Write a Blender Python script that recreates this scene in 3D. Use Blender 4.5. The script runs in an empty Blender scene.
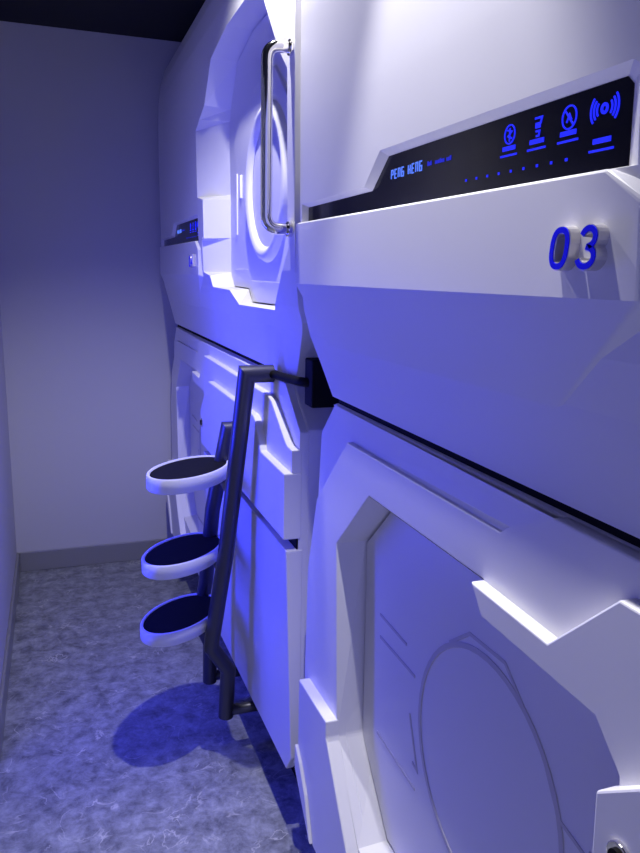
import bpy, bmesh, math, random
from mathutils import Vector, Matrix
from mathutils.geometry import tessellate_polygon
S = bpy.context.scene
C = S.collection
random.seed(4)

# ------------------------------------------------------------------ materials
def new_mat(name, col, rough=0.5, metal=0.0, emit=None, estr=0.0):
    m = bpy.data.materials.new(name); m.use_nodes = True
    b = m.node_tree.nodes['Principled BSDF']
    b.inputs['Base Color'].default_value = (*col, 1)
    b.inputs['Roughness'].default_value = rough
    b.inputs['Metallic'].default_value = metal
    if emit:
        b.inputs['Emission Color'].default_value = (*emit, 1)
        b.inputs['Emission Strength'].default_value = estr
    return m

def bump(m, scale, strength, dist=0.002, detail=3):
    nt = m.node_tree; b = nt.nodes['Principled BSDF']
    tc = nt.nodes.new('ShaderNodeTexCoord'); n = nt.nodes.new('ShaderNodeTexNoise'); bp = nt.nodes.new('ShaderNodeBump')
    n.inputs['Scale'].default_value = scale; n.inputs['Detail'].default_value = detail
    bp.inputs['Strength'].default_value = strength; bp.inputs['Distance'].default_value = dist
    nt.links.new(tc.outputs['Object'], n.inputs['Vector']); nt.links.new(n.outputs['Fac'], bp.inputs['Height'])
    nt.links.new(bp.outputs['Normal'], b.inputs['Normal'])

M = {}
M['plastic'] = new_mat('white_moulded_plastic', (0.80, 0.79, 0.82), 0.42); bump(M['plastic'], 900, 0.10, 0.0005)
M['door'] = new_mat('white_door_plastic', (0.72, 0.71, 0.76), 0.38)
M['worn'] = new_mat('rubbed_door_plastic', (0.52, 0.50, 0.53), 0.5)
M['wall'] = new_mat('white_wall_paint', (0.52, 0.515, 0.57), 0.8); bump(M['wall'], 500, 0.12, 0.0008)
M['ceiling'] = new_mat('black_ceiling_paint', (0.014, 0.014, 0.018), 0.9)
M['skirting'] = new_mat('grey_brushed_skirting', (0.30, 0.30, 0.31), 0.32, 0.35)
M['rail'] = new_mat('dark_grey_painted_steel', (0.075, 0.075, 0.10), 0.38, 0.6)
M['black'] = new_mat('black_metal_and_gap_shade', (0.005, 0.005, 0.006), 0.7)  # also serves as painted shade in the pod slot and seam
M['black'].node_tree.nodes['Principled BSDF'].inputs['Specular IOR Level'].default_value = 0.12
M['rubber'] = new_mat('black_ribbed_rubber', (0.008, 0.008, 0.009), 0.9)
M['rubber'].node_tree.nodes['Principled BSDF'].inputs['Specular IOR Level'].default_value = 0.15; bump(M['rubber'], 700, 0.3, 0.001)
M['rim'] = new_mat('white_step_plastic', (0.82, 0.82, 0.85), 0.35)
M['chrome'] = new_mat('chrome', (0.80, 0.78, 0.76), 0.08, 1.0)
M['silver'] = new_mat('satin_silver', (0.62, 0.60, 0.60), 0.3, 0.7)
M['glass'] = new_mat('black_display_glass', (0.003, 0.003, 0.008), 0.15)
M['glass'].node_tree.nodes['Principled BSDF'].inputs['Specular IOR Level'].default_value = 0.22
M['digit'] = new_mat('blue_acrylic', (0.004, 0.004, 1.0), 0.5)
M['digit'].node_tree.nodes['Principled BSDF'].inputs['Specular IOR Level'].default_value = 0.15
M['led_blue'] = new_mat('blue_led', (0.0, 0.0, 0.02), 0.4, 0, (0.012, 0.02, 1.0), 1.1)
M['led_cyan'] = new_mat('pale_blue_led', (0.0, 0.0, 0.02), 0.4, 0, (0.10, 0.22, 1.0), 1.0)
M['led_dim'] = new_mat('dim_blue_led', (0.0, 0.0, 0.02), 0.4, 0, (0.02, 0.03, 0.8), 0.7)

def floor_mat():
    m = new_mat('grey_marbled_vinyl', (0.4, 0.4, 0.4), 0.36); nt = m.node_tree; b = nt.nodes['Principled BSDF']
    L = nt.links.new
    tc = nt.nodes.new('ShaderNodeTexCoord')
    n1 = nt.nodes.new('ShaderNodeTexNoise'); n1.inputs['Scale'].default_value = 17; n1.inputs['Detail'].default_value = 10; n1.inputs['Roughness'].default_value = 0.74; n1.inputs['Distortion'].default_value = 0.25
    r1 = nt.nodes.new('ShaderNodeValToRGB')
    r1.color_ramp.elements[0].position = 0.34; r1.color_ramp.elements[0].color = (0.095, 0.10, 0.12, 1)
    r1.color_ramp.elements[1].position = 0.66; r1.color_ramp.elements[1].color = (0.36, 0.375, 0.42, 1)
    n2 = nt.nodes.new('ShaderNodeTexNoise'); n2.inputs['Scale'].default_value = 9; n2.inputs['Detail'].default_value = 5; n2.inputs['Distortion'].default_value = 1.2
    # thin light veins where the noise crosses its middle
    s = nt.nodes.new('ShaderNodeMath'); s.operation = 'SUBTRACT'; s.inputs[1].default_value = 0.5
    a = nt.nodes.new('ShaderNodeMath'); a.operation = 'ABSOLUTE'
    r2 = nt.nodes.new('ShaderNodeValToRGB')
    r2.color_ramp.elements[0].position = 0.0; r2.color_ramp.elements[0].color = (1, 1, 1, 1)
    r2.color_ramp.elements[1].position = 0.02; r2.color_ramp.elements[1].color = (0, 0, 0, 1)
    n3 = nt.nodes.new('ShaderNodeTexNoise'); n3.inputs['Scale'].default_value = 11; n3.inputs['Detail'].default_value = 3
    r3 = nt.nodes.new('ShaderNodeValToRGB')
    r3.color_ramp.elements[0].position = 0.50; r3.color_ramp.elements[0].color = (0, 0, 0, 1)
    r3.color_ramp.elements[1].position = 0.66; r3.color_ramp.elements[1].color = (0.75, 0.75, 0.75, 1)
    mu = nt.nodes.new('ShaderNodeMath'); mu.operation = 'MULTIPLY'
    mx = nt.nodes.new('ShaderNodeMixRGB'); mx.inputs['Color2'].default_value = (0.62, 0.61, 0.58, 1)
    for n in (n1, n2, n3): L(tc.outputs['Object'], n.inputs['Vector'])
    L(n1.outputs['Fac'], r1.inputs['Fac']); L(n2.outputs['Fac'], s.inputs[0]); L(s.outputs[0], a.inputs[0]); L(a.outputs[0], r2.inputs['Fac'])
    L(n3.outputs['Fac'], r3.inputs['Fac']); L(r2.outputs['Color'], mu.inputs[0]); L(r3.outputs['Color'], mu.inputs[1])
    L(mu.outputs[0], mx.inputs['Fac']); L(r1.outputs['Color'], mx.inputs['Color1']); L(mx.outputs['Color'], b.inputs['Base Color'])
    return m
M['floor'] = floor_mat()

# ------------------------------------------------------------------ helpers
def obj(name, bm, mat, parent=None, smooth=False, bevel=0.0, seg=2, normals=True, ang=25):
    if normals: bmesh.ops.recalc_face_normals(bm, faces=bm.faces[:])
    me = bpy.data.meshes.new(name); bm.to_mesh(me); bm.free()
    for mm in (mat if isinstance(mat, (list, tuple)) else [mat]): me.materials.append(mm)
    o = bpy.data.objects.new(name, me); C.objects.link(o)
    if parent: o.parent = parent
    if smooth:
        for p in me.polygons: p.use_smooth = True
    if bevel:
        md = o.modifiers.new('edge', 'BEVEL'); md.width = bevel; md.segments = seg; md.limit_method = 'ANGLE'; md.angle_limit = math.radians(ang)
        md.use_clamp_overlap = True
    return o

def thing(name, label, cat, loc=(0, 0, 0), group=None):
    o = bpy.data.objects.new(name, None); C.objects.link(o); o.location = loc
    o.empty_display_size = 0.1
    o['label'] = label; o['category'] = cat
    if group: o['group'] = group
    return o

def struct(name, bm, mat, **k):
    o = obj(name, bm, mat, **k); o['kind'] = 'structure'; return o

def box(bm, x0, x1, y0, y1, z0, z1):
    v = [bm.verts.new(p) for p in ((x0,y0,z0),(x1,y0,z0),(x1,y1,z0),(x0,y1,z0),(x0,y0,z1),(x1,y0,z1),(x1,y1,z1),(x0,y1,z1))]
    for f in ((3,2,1,0),(4,5,6,7),(0,1,5,4),(1,2,6,5),(2,3,7,6),(3,0,4,7)): bm.faces.new([v[i] for i in f])

# pod coordinates: u runs along the pod front from its far end towards the viewer (u = -y), z up, x into the pod
def prism(bm, poly, x0, x1, hole=None):
    """plate of outline poly [(u,z)] from front x0 to back x1, with an optional hole"""
    loops = [poly] + ([hole] if hole else [])
    fr, bk = [], []
    for lp in loops:
        fr.append([bm.verts.new((x0, -u, z)) for u, z in lp]); bk.append([bm.verts.new((x1, -u, z)) for u, z in lp])
    for side in (fr, bk):
        if hole:
            ed = []
            for lp in side:
                for i in range(len(lp)): ed.append(bm.edges.new((lp[i], lp[(i+1) % len(lp)])))
            bmesh.ops.triangle_fill(bm, edges=ed, use_beauty=True)
        else:
            bm.faces.new(side[0])
    for f, b in zip(fr, bk):
        n = len(f)
        for i in range(n): bm.faces.new((f[i], f[(i+1) % n], b[(i+1) % n], b[i]))

def ring(bm, outer, inner, xo, xi):
    """sloped band between two matched outlines; xo may be a function of z"""
    fx = xo if callable(xo) else (lambda z: xo)
    a = [bm.verts.new((fx(z), -u, z)) for u, z in outer]; b = [bm.verts.new((xi, -u, z)) for u, z in inner]
    n = len(a)
    for i in range(n): bm.faces.new((a[i], a[(i+1) % n], b[(i+1) % n], b[i]))

def tube(bm, pts, r, seg=16, caps=True):
    """round tube through pts, mitred at the corners"""
    pts = [Vector(p) for p in pts]; n = len(pts); rings = []
    d = [(pts[i+1]-pts[i]).normalized() for i in range(n-1)]
    ref = Vector((0, 1, 0)) if abs(d[0].y) < 0.9 else Vector((0, 0, 1))
    a0 = d[0].cross(ref).normalized(); b0 = d[0].cross(a0).normalized()
    cur = [a0*math.cos(2*math.pi*k/seg)*r + b0*math.sin(2*math.pi*k/seg)*r for k in range(seg)]
    prev = d[0]
    for i in range(n):
        if 0 < i < n-1:
            pn = (d[i-1]+d[i]).normalized()
            row = [c - d[i-1]*(c.dot(pn)/d[i-1].dot(pn)) for c in cur]
            rot = d[i-1].rotation_difference(d[i]); cur = [rot @ c for c in cur]
        else:
            row = cur
        rings.append([bm.verts.new(pts[i]+c) for c in row])
    for i in range(n-1):
        for k in range(seg): bm.faces.new((rings[i][k], rings[i][(k+1) % seg], rings[i+1][(k+1) % seg], rings[i+1][k]))
    if caps: bm.faces.new(rings[0][::-1]); bm.faces.new(rings[-1])

def rounded(pts, rad, n=7):
    """replace inner corners of a polyline by arcs"""
    pts = [Vector(p) for p in pts]; out = [pts[0]]
    for i in range(1, len(pts)-1):
        a = (pts[i-1]-pts[i]).normalized(); b = (pts[i+1]-pts[i]).normalized()
        p, q = pts[i]+a*rad, pts[i]+b*rad
        for k in range(n+1):
            t = k/n; out.append(p*(1-t)**2 + pts[i]*2*t*(1-t) + q*t*t)
    out.append(pts[-1]); return out

def stroke(bm, pts, w, x0, x1, closed=False):
    """ribbon of width w along (u,z) points, front x0, back x1"""
    P = [Vector((u, z)) for u, z in pts]; n = len(P); L, R = [], []
    for i in range(n):
        if closed: a, b = P[(i-1) % n], P[(i+1) % n]
        else: a, b = P[max(i-1, 0)], P[min(i+1, n-1)]
        d1 = (P[i]-a); d2 = (b-P[i])
        d1 = d1.normalized() if d1.length > 1e-9 else d2.normalized()
        d2 = d2.normalized() if d2.length > 1e-9 else d1
        t = (d1+d2).normalized() if (d1+d2).length > 1e-6 else d1
        nn = Vector((-t.y, t.x)); k = max(0.5, nn.dot(Vector((-d1.y, d1.x))))
        L.append(P[i]+nn*(w/2/k)); R.append(P[i]-nn*(w/2/k))
    mk = lambda lp, x: [bm.verts.new((x, -p.x, p.y)) for p in lp]
    lf, rf, lb, rb = mk(L, x0), mk(R, x0), mk(L, x1), mk(R, x1)
    for i in range(n if closed else n-1):
        j = (i+1) % n
        bm.faces.new((lf[i], lf[j], rf[j], rf[i])); bm.faces.new((lb[i], rb[i], rb[j], lb[j]))
        bm.faces.new((lf[i], lb[i], lb[j], lf[j])); bm.faces.new((rf[i], rf[j], rb[j], rb[i]))
    if not closed:
        bm.faces.new((lf[0], rf[0], rb[0], lb[0])); bm.faces.new((lf[-1], lb[-1], rb[-1], rf[-1]))

def arc(cu, cz, r, a0, a1, n=16, ru=None):
    ru = ru or r
    return [(cu+ru*math.cos(math.radians(a0+(a1-a0)*k/n)), cz+r*math.sin(math.radians(a0+(a1-a0)*k/n))) for k in range(n+1)]
def inset(poly, d):
    """outline moved inwards by d"""
    P = [Vector(p) for p in poly]; n = len(P); area = sum(P[i].x*P[(i+1) % n].y-P[(i+1) % n].x*P[i].y for i in range(n)); sg = 1 if area > 0 else -1; out = []
    for i in range(n):
        d1 = (P[i]-P[i-1]).normalized(); d2 = (P[(i+1) % n]-P[i]).normalized()
        n1 = Vector((-d1.y, d1.x))*sg; n2 = Vector((-d2.y, d2.x))*sg; m = n1+n2
        m = m.normalized() if m.length > 1e-6 else n1
        out.append(tuple(P[i]+m*(d/max(0.4, m.dot(n1)))))
    return out
def circ(cu, cz, r, n=28, ru=None): return arc(cu, cz, r, 0, 360, n, ru)[:-1]

# ------------------------------------------------------------------ the room
XL, YB, ZC = -0.235, 3.82, 2.54
YR = -1.6
YJ, XF = 2.25, -1.9           # left wall cut short out of view, added lobby beyond to lessen light bounce
bm = bmesh.new(); box(bm, XF-0.1, 1.75, YR, YB+0.1, -0.06, 0); struct('floor', bm, M['floor'])
bm = bmesh.new(); box(bm, XF-0.1, 1.75, YR, YB+0.1, ZC, ZC+0.06); struct('ceiling', bm, M['ceiling'])
bm = bmesh.new(); box(bm, XL, 1.65, YB, YB+0.1, 0, ZC); struct('wall_back', bm, M['wall'])
bm = bmesh.new(); box(bm, XF-0.1, XL, YJ, YB+0.1, 0, ZC); struct('wall_left', bm, M['wall'])
bm = bmesh.new(); box(bm, XF-0.1, XF, YR, YJ, 0, ZC); struct('wall_added_lobby', bm, M['wall'])
bm = bmesh.new(); box(bm, 1.65, 1.75, YR, YB+0.1, 0, ZC); struct('wall_right', bm, M['wall'])
bm = bmesh.new(); box(bm, XL+0.012, 1.65, YB-0.012, YB, 0, 0.1); struct('baseboard_back', bm, M['skirting'], bevel=0.003)
bm = bmesh.new(); box(bm, XL, XL+0.012, YJ, YB, 0, 0.1); struct('baseboard_left', bm, M['skirting'], bevel=0.003)

# ------------------------------------------------------------------ lower pod
LEN = 2.1
L_out = [(0, 1.15), (0.08, 1.227), (1.98, 1.227), (LEN, 1.13), (LEN, 0.245), (2.055, 0.195), (0.12, 0.19), (0, 0.32), (-0.03, 0.40), (-0.03, 0.85)]
L_hole = [(0.32, 1.093), (0.72, 1.093), (0.75, 1.057), (0.978, 1.05), (1.02, 1.009), (1.012, 0.40), (0.90, 0.30), (0.328, 0.343), (0.191, 0.511), (0.160, 0.943)]
L_in = [(0.29, 1.055), (0.69, 1.055), (0.725, 1.02), (0.95, 1.015), (0.985, 0.98), (0.975, 0.45), (0.87, 0.352), (0.334, 0.352), (0.188, 0.505), (0.175, 0.948)]
def lower_pod(loc, label, name):
    t = thing('sleeping_pod', label, 'sleeping pod', loc)
    bm = bmesh.new(); prism(bm, L_out, 0.552, 1.5, L_hole); obj('pod_shell', bm, M['plastic'], t, bevel=0.006)
    E1 = LEN+0.001
    fo = [(0.028, 1.0), (0.203, 1.169), (0.752, 1.172), (0.775, 1.19), (0.86, 1.2255), (1.976, 1.2255), (E1, 1.126), (E1, 0.25), (2.05, 0.20), (0.12, 0.20), (0.0, 0.325), (-0.032, 0.42), (-0.034, 0.56), (-0.024, 0.82)]
    bm = bmesh.new(); prism(bm, fo, 0.534, 0.556, L_hole)
    # the strip above the frame starts recessed and rises flush with it towards the viewer
    def at(u, z, x): return min(bm.verts, key=lambda v: (v.co-Vector((x, -u, z))).length)
    q = [at(u, z, 0.534) for u, z in ((0.203, 1.169), (0.752, 1.172), (0.775, 1.19), (0.86, 1.2255))]; qb = [at(v.co.y*-1, v.co.z, 0.556) for v in q]
    kill = [f for f in bm.faces if len(f.verts) == 4 and any(q[i] in f.verts and q[i+1] in f.verts and qb[i] in f.verts for i in range(3))]
    bmesh.ops.delete(bm, geom=kill, context='FACES_ONLY')
    a1, b1, g1 = (bm.verts.new((x, -u, z)) for u, z, x in ((0.203, 1.169, 0.547), (0.752, 1.172, 0.539), (0.085, 1.2255, 0.548)))
    for f in ((a1, b1, q[2]), (a1, q[2], q[3]), (a1, q[3], g1), (q[0], q[1], b1, a1), (q[1], q[2], b1)): bm.faces.new(f)
    fr = obj('door_frame', bm, M['plastic'], t, bevel=0.003)
    bm = bmesh.new(); ring(bm, L_hole, L_in, 0.534, 0.594)
    ring(bm, L_in, L_in, 0.594, 0.63); obj('door_reveal', bm, M['plastic'], fr, normals=False)
    bm = bmesh.new(); prism(bm, inset(L_in, 0.007), 0.594, 0.62); dr = obj('sliding_door', bm, M['door'], t)
    # embossed lines on the door
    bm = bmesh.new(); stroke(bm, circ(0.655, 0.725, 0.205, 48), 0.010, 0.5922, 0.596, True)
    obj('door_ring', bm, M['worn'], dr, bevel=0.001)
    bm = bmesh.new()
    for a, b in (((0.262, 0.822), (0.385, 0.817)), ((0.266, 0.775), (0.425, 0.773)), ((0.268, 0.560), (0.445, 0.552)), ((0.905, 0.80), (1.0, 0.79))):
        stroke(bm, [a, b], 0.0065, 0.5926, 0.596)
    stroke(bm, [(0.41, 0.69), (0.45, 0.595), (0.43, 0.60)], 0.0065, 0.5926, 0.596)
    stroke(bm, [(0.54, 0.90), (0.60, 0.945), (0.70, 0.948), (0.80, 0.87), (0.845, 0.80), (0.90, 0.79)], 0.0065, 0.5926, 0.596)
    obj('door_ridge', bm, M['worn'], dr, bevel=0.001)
    # stepped plate with the V notch over the opening
    vp = [(0.721, 1.093), (0.892, 1.088), (0.996, 1.187), (1.885, 1.181), (1.92, 1.172), (2.045, 1.094), (2.065, 1.086), (LEN+0.002, 1.084), (LEN+0.002, 0.93), (1.03, 0.93), (1.021, 1.008), (0.979, 1.049), (0.751, 1.056)]
    bm = bmesh.new(); prism(bm, vp, 0.514, 0.54); obj('stepped_trim', bm, M['plastic'], t, bevel=0.0025)
    pp = [(1.012, 0.989), (1.176, 1.117), (1.80, 1.115), (1.825, 1.105), (1.885, 1.032), (LEN+0.004, 1.028), (LEN+0.004, 0.862), (1.018, 0.862)]
    bm = bmesh.new(); prism(bm, pp, 0.495, 0.54); pn = obj('side_panel', bm, M['plastic'], t, bevel=0.003)
    # ring lock
    lk = None
    for r0, x0, m in ((0.016, 0.490, M['chrome']), (0.0095, 0.487, M['black'])):
        bm = bmesh.new()
        prism(bm, circ(1.055, 0.947, r0, 24), x0, 0.502)
        lk = obj('lock' if lk is None else 'keyhole', bm, m, pn, bevel=0.0015 if lk is None else 0)
    bm = bmesh.new(); prism(bm, [(1.02, 0.866), (2.097, 0.866), (2.097, 0.830), (1.02, 0.830)], 0.530, 0.54); obj('slot_shade_strip', bm, M['black'], t)  # black strip stands in for the shade deep inside the slot
    bm = bmesh.new(); prism(bm, [(0.09, 1.222), (1.985, 1.222), (1.985, 1.2395), (0.09, 1.2395)], 0.558, 0.60); obj('seam_gap_shade', bm, M['black'], t)  # black bar paints the dark of the open gap under the upper pod
    lb = [(1.03, 0.833), (LEN+0.003, 0.833), (LEN+0.003, 0.262), (2.055, 0.20), (1.10, 0.165), (1.03, 0.25)]
    bm = bmesh.new(); prism(bm, lb, 0.502, 0.545)
    for v in bm.verts:
        if v.co.x < 0.51: v.co.x += 0.02*(0.833-v.co.z)/0.6        # the panel leans in towards the floor
    obj('lower_panel', bm, M['plastic'], t, bevel=0.003)
    # bottom corner plates at the far end
    bm = bmesh.new(); prism(bm, [(0.0, 0.546), (0.190, 0.551), (0.192, 0.514), (0.326, 0.339), (0.42, 0.23), (0.42, 0.19), (0.12, 0.185), (0.0, 0.31)], 0.508, 0.54)
    obj('corner_plate', bm, M['plastic'], t, bevel=0.003)
    bm = bmesh.new(); prism(bm, [(0.0, 0.374), (0.035, 0.345), (0.078, 0.29), (0.12, 0.19), (0.0, 0.312)], 0.500, 0.53); obj('corner_rib', bm, M['plastic'], t, bevel=0.002)
    bm = bmesh.new(); box(bm, 0.62, 1.45, -2.04, -0.06, 0, 0.2); obj('plinth', bm, M['black'], t)
    return t

# ------------------------------------------------------------------ upper pod
PROF = [(1.2, 0.552), (1.242, 0.548), (1.30, 0.541), (1.36, 0.532), (1.42, 0.516), (1.50, 0.508), (1.62, 0.504), (1.80, 0.502), (2.0, 0.501), (2.15, 0.502), (2.25, 0.506), (2.33, 0.517), (2.40, 0.540), (2.46, 0.58), (2.50, 0.63), (2.6, 0.8)]
def px_(z):
    for (a, xa), (b, xb) in zip(PROF, PROF[1:]):
        if a <= z <= b: return xa+(xb-xa)*(z-a)/(b-a)
    return PROF[-1][1]
UL, UR = -0.030, 2.132
U_out = [(UL, 1.36), (0.078, 1.241), (2.02, 1.241), (UR, 1.385), (UR, 2.5), (UL, 2.5)]
U_hole = [(1.18, 1.441), (1.146, 1.478), (1.035, 1.49), (1.035, 1.60), (1.068, 1.605), (1.068, 1.735), (0.965, 1.75), (0.960, 1.975), (1.03, 2.0), (1.125, 2.03), (1.234, 2.146), (1.456, 2.181), (1.80, 2.185), (1.87, 2.13), (2.005, 1.985), (2.075, 1.93), (2.082, 1.55), (1.925, 1.403), (1.531, 1.398), (1.435, 1.438)]
U_in = [(1.205, 1.442), (1.15, 1.482), (1.147, 1.492), (1.146, 1.60), (1.145, 1.606), (1.142, 1.732), (1.140, 1.748), (1.130, 1.95), (1.138, 1.985), (1.15, 2.02), (1.25, 2.146), (1.45, 2.183), (1.74, 2.187), (1.80, 2.12), (1.93, 1.975), (1.985, 1.93), (1.99, 1.555), (1.85, 1.405), (1.45, 1.400), (1.40, 1.440)]
D_out = [(-0.014, 1.600), (-0.014, 1.638), (0.326, 1.641), (0.389, 1.691), (0.955, 1.693), (0.966, 1.686), (0.972, 1.600)]
D_in = [(-0.006, 1.603), (-0.006, 1.631), (0.334, 1.634), (0.396, 1.682), (0.934, 1.684), (0.943, 1.676), (0.946, 1.603)]

def profile_sheet(bm, outer, holes, rows, fx):
    """flat outline with holes, cut into rows and pushed onto the curved profile"""
    ed = []
    for lp in [outer]+holes:
        vs = [bm.verts.new((0, -u, z)) for u, z in lp]
        for i in range(len(vs)): ed.append(bm.edges.new((vs[i], vs[(i+1) % len(vs)])))
    bmesh.ops.triangle_fill(bm, edges=ed, use_beauty=True)
    for z in rows:
        bmesh.ops.bisect_plane(bm, geom=bm.verts[:]+bm.edges[:]+bm.faces[:], plane_co=(0, 0, z), plane_no=(0, 0, 1), dist=1e-5)
    front = bm.faces[:]
    for v in bm.verts: v.co.x = fx(v.co.z)
    return front

SEG = {  # stroke letters in a 1 x 1 cell
 'P': [[(0, 0), (0, 1), (1, 1), (1, 0.5), (0, 0.5)]], 'E': [[(1, 1), (0, 1), (0, 0), (1, 0)], [(0, 0.5), (0.8, 0.5)]],
 'N': [[(0, 0), (0, 1), (1, 1), (1, 0)]], 'G': [[(1, 1), (0, 1), (0, 0), (1, 0), (1, 0.5), (0.5, 0.5)]],
 'H': [[(0, 0), (0, 1)], [(1, 0), (1, 1)], [(0, 0.5), (1, 0.5)]]}

DIG = {}
DIG['0'] = ([(0.5+0.5*math.copysign(abs(math.cos(a))**0.8, math.cos(a)), 0.5+0.5*math.copysign(abs(math.sin(a))**0.75, math.sin(a))) for a in [2*math.pi*k/32 for k in range(32)]], True)
DIG['3'] = (arc(0.48, 0.76, 0.24, 165, -80, 14, 0.42) + arc(0.46, 0.255, 0.255, 80, -165, 16, 0.50), False)
DIG['4'] = ([(0.78, 0.0), (0.78, 1.0), (0.0, 0.3), (1.0, 0.3)], False)

def upper_pod(loc, label, digits):
    t = thing('sleeping_pod', label, 'sleeping pod', loc)
    bm = bmesh.new(); rows = [z for z, _ in PROF[1:-1]] + [1.27, 1.33, 1.39, 1.46, 2.37, 2.43, 2.48]
    profile_sheet(bm, U_out, [U_hole, D_out], rows, px_)
    # side walls of the shell, back to the rear of the pod
    def is_outer(e):
        if len(e.link_faces) != 1: return False
        m = (e.verts[0].co+e.verts[1].co)/2; u, z = -m.y, m.z
        return u < UL+1e-4 or u > UR-1e-4 or z < 1.2445 or z > 2.495 or (u < 0.0785 and z < 1.36) or (u > 2.0195 and z < 1.385)
    be = [e for e in bm.edges if is_outer(e)]
    ret = bmesh.ops.extrude_edge_only(bm, edges=be)
    for v in [g for g in ret['geom'] if isinstance(g, bmesh.types.BMVert)]: v.co.x = 1.5
    obj('pod_shell', bm, M['plastic'], t, bevel=0.006, ang=40)
    # hatch
    bm = bmesh.new(); ring(bm, U_hole, U_in, px_, 0.585); ring(bm, U_in, U_in, 0.585, 0.62); fr = obj('hatch_frame', bm, M['plastic'], t, normals=False)
    bm = bmesh.new(); prism(bm, inset(U_in, 0.004), 0.584, 0.61); dr = obj('hatch_door', bm, M['door'], t)
    dp = [(1.235, 1.50), (1.235, 1.90), (1.30, 1.955), (1.42, 2.01), (1.70, 2.03), (1.87, 1.90), (1.88, 1.56), (1.79, 1.467), (1.45, 1.467), (1.42, 1.50)]
    bm = bmesh.new(); prism(bm, dp, 0.575, 0.59); obj('raised_panel', bm, M['door'], dr, bevel=0.003)
    bm = bmesh.new()
    prof = [(0.215, 0.577), (0.205, 0.562), (0.190, 0.556), (0.176, 0.566), (0.170, 0.574)]; n = 56; rr = []
    for k in range(n):
        a = 2*math.pi*k/n; rr.append([bm.verts.new((x, -(1.655+r*math.cos(a)), 1.735+r*math.sin(a))) for r, x in prof])
    for k in range(n):
        for j in range(len(prof)-1): bm.faces.new((rr[k][j], rr[k][j+1], rr[(k+1) % n][j+1], rr[(k+1) % n][j]))
    obj('porthole_rim', bm, M['plastic'], dr, smooth=True)
    bm = bmesh.new(); stroke(bm, [(1.285, 1.61), (1.285, 1.80)], 0.012, 0.571, 0.577); stroke(bm, [(1.345, 1.72), (1.345, 1.79)], 0.010, 0.568, 0.577)
    obj('door_ridge', bm, M['door'], dr, bevel=0.002)
    # display
    bm = bmesh.new(); ring(bm, D_out, D_in, px_, 0.517); ds = obj('display_bezel', bm, M['plastic'], t, normals=False)
    bm = bmesh.new(); prism(bm, D_in, 0.516, 0.53); gl = obj('display', bm, M['glass'], t); gl['label'] = 'black glass display strip with blue icons'
    xg = 0.5148
    bm = bmesh.new(); u = 0.410; s = 0.0105
    for ch in 'PENG HENG':
        if ch != ' ':
            for ln in SEG[ch]: stroke(bm, [(u+p[0]*s*0.62, 1.6455+p[1]*0.0128+(u-0.41)*0.02) for p in ln], 0.0019, xg, 0.5165)
        u += s if ch == ' ' else s*1.2
    obj('display_lettering', bm, M['led_cyan'], gl)
    bm = bmesh.new(); random.seed(7); u = 0.535
    for k in range(15):
        if k not in (3, 4, 11):
            h = random.choice((0.0045, 0.006)); stroke(bm, [(u, 1.651), (u, 1.651+h)], 0.0026, xg, 0.5165)
        u += 0.0047
    obj('display_caption', bm, M['led_dim'], gl)
    def icon(cu, shapes, caps):
        bm = bmesh.new()
        for pts, w, cl in shapes: stroke(bm, [(cu+a, 1.661+b) for a, b in pts], w, xg, 0.5165, cl)
        for z, w, h in caps: stroke(bm, [(cu-w/2, z), (cu+w/2, z)], h, xg, 0.5165)
        obj('display_icon', bm, M['led_blue'], gl)
    capn = [(1.6465, 0.026, 0.005), (1.6385, 0.034, 0.0022)]
    icon(0.742, [(circ(0, 0.001, 0.0105, 24), 0.0016, True), ([(-0.005, 0.006), (0.004, 0.004), (-0.003, -0.001), (0.005, -0.004)], 0.002, False), ([(0.0, 0.008), (0.0, -0.007)], 0.0016, False)], capn)
    icon(0.797, [([(-0.006, 0.010), (0.007, 0.010), (0.005, 0.004), (-0.004, 0.004)], 0.0022, False), ([(-0.004, 0.001), (0.005, 0.001)], 0.0035, False), ([(-0.003, -0.004), (0.004, -0.004), (0.003, -0.009), (-0.002, -0.009)], 0.002, False)], capn)
    icon(0.852, [(circ(0, 0.001, 0.0115, 24), 0.0016, True), ([(-0.007, 0.008), (0.007, -0.007)], 0.0016, False), ([(-0.004, -0.004), (0.0, 0.004), (0.004, -0.002)], 0.0016, False)], capn)
    icon(0.906, [(arc(0, 0, 0.004, 0, 360, 12)[:-1], 0.003, True)] + [(arc(sg*0.002, 0, r, -40+o, 40+o, 8), 0.0019, False) for sg, o in ((1, 0), (-1, 180)) for r in (0.009, 0.0135, 0.018)], [(1.6315, 0.026, 0.005), (1.6225, 0.036, 0.0022)])
    for k in range(9):
        bm = bmesh.new(); u = 0.646+k*0.0258; stroke(bm, [(u, 1.6185), (u, 1.6215)], 0.003 if k < 8 else 0.0036, xg, 0.5165)
        obj('display_indicator', bm, M['led_blue'], gl)
    # faceted bumper under the display, with the pod number
    bm = bmesh.new(); V = lambda x, u, z: bm.verts.new((x, -u, z))
    a, b, c, d, e = V(0.497, -0.034, 1.600), V(0.497, 0.938, 1.600), V(0.497, 0.990, 1.567), V(0.497, 0.998, 1.479), V(0.497, -0.034, 1.473)
    g, h = V(0.5335, 0.850, 1.352), V(0.5335, 0.082, 1.350)
    c2, d2, b2, a2, e2 = V(0.512, 1.022, 1.572), V(0.514, 1.026, 1.470), V(0.520, 0.952, 1.600), V(0.520, -0.034, 1.600), V(0.515, -0.034, 1.46)
    for f in ((a, b, c, d, e), (e, d, g, h), (c, c2, d2, d), (d, d2, g), (a, a2, b2, b), (b, b2, c2, c), (a, e, e2, a2), (e, h, e2)): bm.faces.new(f)
    bp = obj('bumper', bm, M['plastic'], t, bevel=0.003, ang=18)
    bm = None
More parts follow.
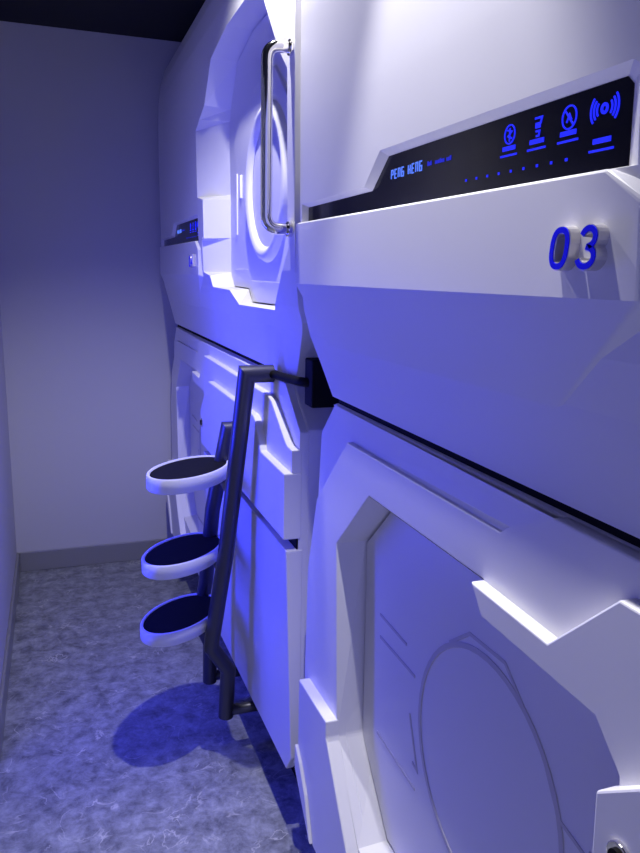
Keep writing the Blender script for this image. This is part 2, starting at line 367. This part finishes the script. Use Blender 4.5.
    for ch, cu in digits:
        pts, cl = DIG[ch]
        mp = [(cu+(p[0]-0.5)*0.0235-(p[1]-0.5)*-0.004, 1.5275+(p[1]-0.5)*0.036) for p in pts]
        bm = bmesh.new(); stroke(bm, mp, 0.0082, 0.4845, 0.499, cl); dg = obj('digit', bm, M['silver'], bp, bevel=0.0008)
        bm = bmesh.new(); stroke(bm, mp, 0.0058, 0.4836, 0.485, cl); obj('digit_face', bm, M['digit'], dg)
        dg.parent = t
    return t, bp

near_y, far_y = 1.55, 3.75
np_up, _ = upper_pod((0, near_y, 0), 'white upper pod with blue 03 number, nearest the viewer', (('0', 0.895), ('3', 0.938)))
lp_near = lower_pod((0, near_y, 0), 'white lower pod with ringed door, directly under the pod numbered 03', 'x')

def copy_tree(o, parent=None):
    c = o.copy(); C.objects.link(c)
    if parent: c.parent = parent
    for ch in list(o.children): copy_tree(ch, c)
    return c
def child(o, nm): return [c for c in o.children_recursive if c.name.split('.')[0] == nm]
up_far = copy_tree(np_up); up_far.location = (0, far_y, 0)
up_far['label'] = 'white upper pod with chrome grab handle and hatch door, above the ladder'
for dg in child(up_far, 'digit'):
    for c in list(dg.children): bpy.data.objects.remove(c)
    bpy.data.objects.remove(dg)
for ch, cu in (('0', 0.895), ('4', 0.938)):
    pts, cl = DIG[ch]
    mp = [(cu+(p[0]-0.5)*0.0235+(p[1]-0.5)*0.004, 1.5275+(p[1]-0.5)*0.036) for p in pts]
    bm = bmesh.new(); stroke(bm, mp, 0.0082, 0.4845, 0.499, cl); dg = obj('digit', bm, M['silver'], up_far)
    bm = bmesh.new(); stroke(bm, mp, 0.0058, 0.4836, 0.485, cl); obj('digit_face', bm, M['digit'], dg)
lp_far = copy_tree(lp_near); lp_far.location = (0, far_y, 0)
lp_far['label'] = 'white lower pod with stepped side panel, standing behind the ladder at the back wall'

# chrome grab handle on the far upper pod
for pod in (up_far,):
    bm = bmesh.new()
    u0 = 2.108
    path = rounded([(0.512, -u0, 1.962), (0.447, -u0, 1.962), (0.447, -u0, 1.590), (0.512, -u0, 1.590)], 0.03)
    tube(bm, path, 0.0125, 20)
    gh = obj('grab_handle', bm, M['chrome'], pod, smooth=True); gh['label'] = 'polished chrome grab handle'
    for z in (1.962, 1.590):
        bm = bmesh.new(); prism(bm, circ(u0, z, 0.017, 24), 0.494, 0.506); obj('handle_flange', bm, M['chrome'], gh, bevel=0.002)
# ------------------------------------------------------------------ ladder
ld = thing('pod_ladder', 'dark grey steel ladder with three round white-rimmed black steps', 'ladder', (0.45, 2.2, 0))
def part(name, bm, mat, **k):
    o = obj(name, bm, mat, None, **k); o.parent = ld; o.matrix_parent_inverse = Matrix.Translation(-ld.location); return o
RT = 0.0235
bm = bmesh.new()
tube(bm, [(0.532, 1.88, 1.236), (0.462, 1.88, 1.236), (0.432, 2.01, 0.70), (0.403, 2.08, 0.40), (0.402, 2.082, 0.372), (0.455, 2.095, 0.285), (0.448, 2.10, 0.122)], RT, 18)
nr = part('rail', bm, M['rail'], smooth=True)
bm = bmesh.new()
tube(bm, [(0.4945, 2.15, 1.035), (0.471, 2.15, 1.035), (0.432, 2.20, 0.774), (0.422, 2.27, 0.51), (0.402, 2.30, 0.36), (0.440, 2.31, 0.27), (0.440, 2.32, 0.122)], RT, 18)
fr_ = part('rail', bm, M['rail'], smooth=True)
for o in (nr, fr_):
    md = o.modifiers.new('split', 'EDGE_SPLIT'); md.split_angle = math.radians(28)
for y, z in ((2.10, 0.140), (2.32, 0.140)):
    bm = bmesh.new(); tube(bm, [(0.448, y, z), (0.62, y, z)], 0.017, 14); part('standoff', bm, M['rail'], smooth=True)
# hooked rod and bracket in the gap between the pods
bm = bmesh.new(); tube(bm, rounded([(0.515, 1.88, 1.236), (0.53, 1.86, 1.236), (0.527, 1.63, 1.25), (0.56, 1.60, 1.25)], 0.02), 0.011, 12); part('hook_rod', bm, M['black'], smooth=True)
bm = bmesh.new(); box(bm, 0.540, 0.62, 1.585, 1.64, 1.195, 1.305); part('bracket', bm, M['black'], bevel=0.004)
for cx_, cy_, z in ((0.346, 2.10, 0.940), (0.329, 2.125, 0.685), (0.322, 2.155, 0.466)):
    rx, ry, th = 0.094, 0.156, -math.radians(45)      # oval tread set at an angle to the rails
    def ell(k, n, s=0.0):
        a = 2*math.pi*k/n; p, q = (rx+s)*math.cos(a), (ry+s)*math.sin(a)
        return (cx_+p*math.cos(th)-q*math.sin(th), cy_+p*math.sin(th)+q*math.cos(th))
    n = 64; bm = bmesh.new()
    prof = [(-0.010, -0.004), (-0.008, 0.0), (-0.002, 0.0), (0.0, -0.003), (0.0, -0.038), (-0.004, -0.042), (-0.06, -0.043)]
    rr = [[bm.verts.new((*ell(k, n, s), z+dz)) for s, dz in prof] for k in range(n)]
    for k in range(n):
        for j in range(len(prof)-1): bm.faces.new((rr[k][j], rr[k][j+1], rr[(k+1) % n][j+1], rr[(k+1) % n][j]))
    bm.faces.new([rr[k][-1] for k in range(n)])
    st = part('step', bm, M['rim'], smooth=True); st.modifiers.new('split', 'EDGE_SPLIT').split_angle = math.radians(50)
    bm = bmesh.new(); top = [bm.verts.new((*ell(k, n, -0.0095), z-0.0035)) for k in range(n)]; bot = [bm.verts.new((*ell(k, n, -0.0095), z-0.02)) for k in range(n)]
    bm.faces.new(top); bm.faces.new(bot[::-1])
    for k in range(n): bm.faces.new((top[k], bot[k], bot[(k+1) % n], top[(k+1) % n]))
    tr = obj('tread', bm, M['rubber'], st); tr['label'] = 'black anti-slip tread'
    t_ = (z-0.40)/0.836
    xr = 0.403+0.059*t_; y0 = 2.08-0.2*t_
    bm = bmesh.new(); tube(bm, [(xr, y0, z-0.056), (xr+0.01, y0+0.22, z-0.056)], 0.012, 12); part('crossbar', bm, M['rail'], smooth=True)

# ------------------------------------------------------------------ light
def spot(name, loc, e, col, size, blend, rad=0.035, rot=(0, 0, 0)):
    l = bpy.data.lights.new(name, 'SPOT'); l.energy = e; l.color = col; l.spot_size = math.radians(size); l.spot_blend = blend; l.shadow_soft_size = rad
    o = bpy.data.objects.new(name, l); C.objects.link(o); o.location = loc; o.rotation_euler = rot; return o
W = (1.0, 0.985, 1.0)
spot('downlight', (0.375, 0.97, 2.52), 90, W, 54, 0.6, 0.012)
spot('downlight', (0.405, 1.72, 2.52), 82, W, 132, 0.5, 0.012)
def area(name, loc, rot, e, col, sx, sy):
    l = bpy.data.lights.new(name, 'AREA'); l.energy = e; l.color = col; l.shape = 'RECTANGLE'; l.size = sx; l.size_y = sy
    o = bpy.data.objects.new(name, l); C.objects.link(o); o.location = loc; o.rotation_euler = rot; return o
# vertical blue LED strip on the corner where the left wall ends
st = area('blue_led_strip', (XL+0.03, YJ-0.06, 1.0), (0, 0, 0), 15.5, (0.02, 0.03, 1.0), 0.08, 0.9)
st.rotation_euler = Vector((1.0, 0.0, -0.22)).to_track_quat('-Z', 'Y').to_euler()

w = bpy.data.worlds.new('room_glow'); S.world = w; w.use_nodes = True
w.node_tree.nodes['Background'].inputs['Color'].default_value = (0.34, 0.36, 0.98, 1)
w.node_tree.nodes['Background'].inputs['Strength'].default_value = 1.0

# ------------------------------------------------------------------ camera
cam = bpy.data.cameras.new('camera'); co = bpy.data.objects.new('camera', cam); C.objects.link(co); S.camera = co
f = 750.0
cam.sensor_fit = 'VERTICAL'; cam.sensor_height = 36.0; cam.lens = f/853*36.0; cam.clip_start = 0.02
Y = Vector((-268, -160.5, f)).normalized(); X = Vector((2166, -111.8, f)); X = (X-Y*X.dot(Y)).normalized(); Z = X.cross(Y)
if Z.y > 0: Z = -Z
# rows: world axes seen in the picture frame (x right, y down, z forward)
right = Vector((X.x, Y.x, Z.x)); down = Vector((X.y, Y.y, Z.y)); fwd = Vector((X.z, Y.z, Z.z))
R = Matrix((right, -down, -fwd)).transposed()
co.matrix_world = Matrix.Translation((0, 0, 1.5)) @ R.to_4x4()

vs = S.view_settings; vs.view_transform = 'Standard'; vs.look = 'None'; vs.gamma = 1.0; vs.use_curve_mapping = False; vs.exposure = 0.0
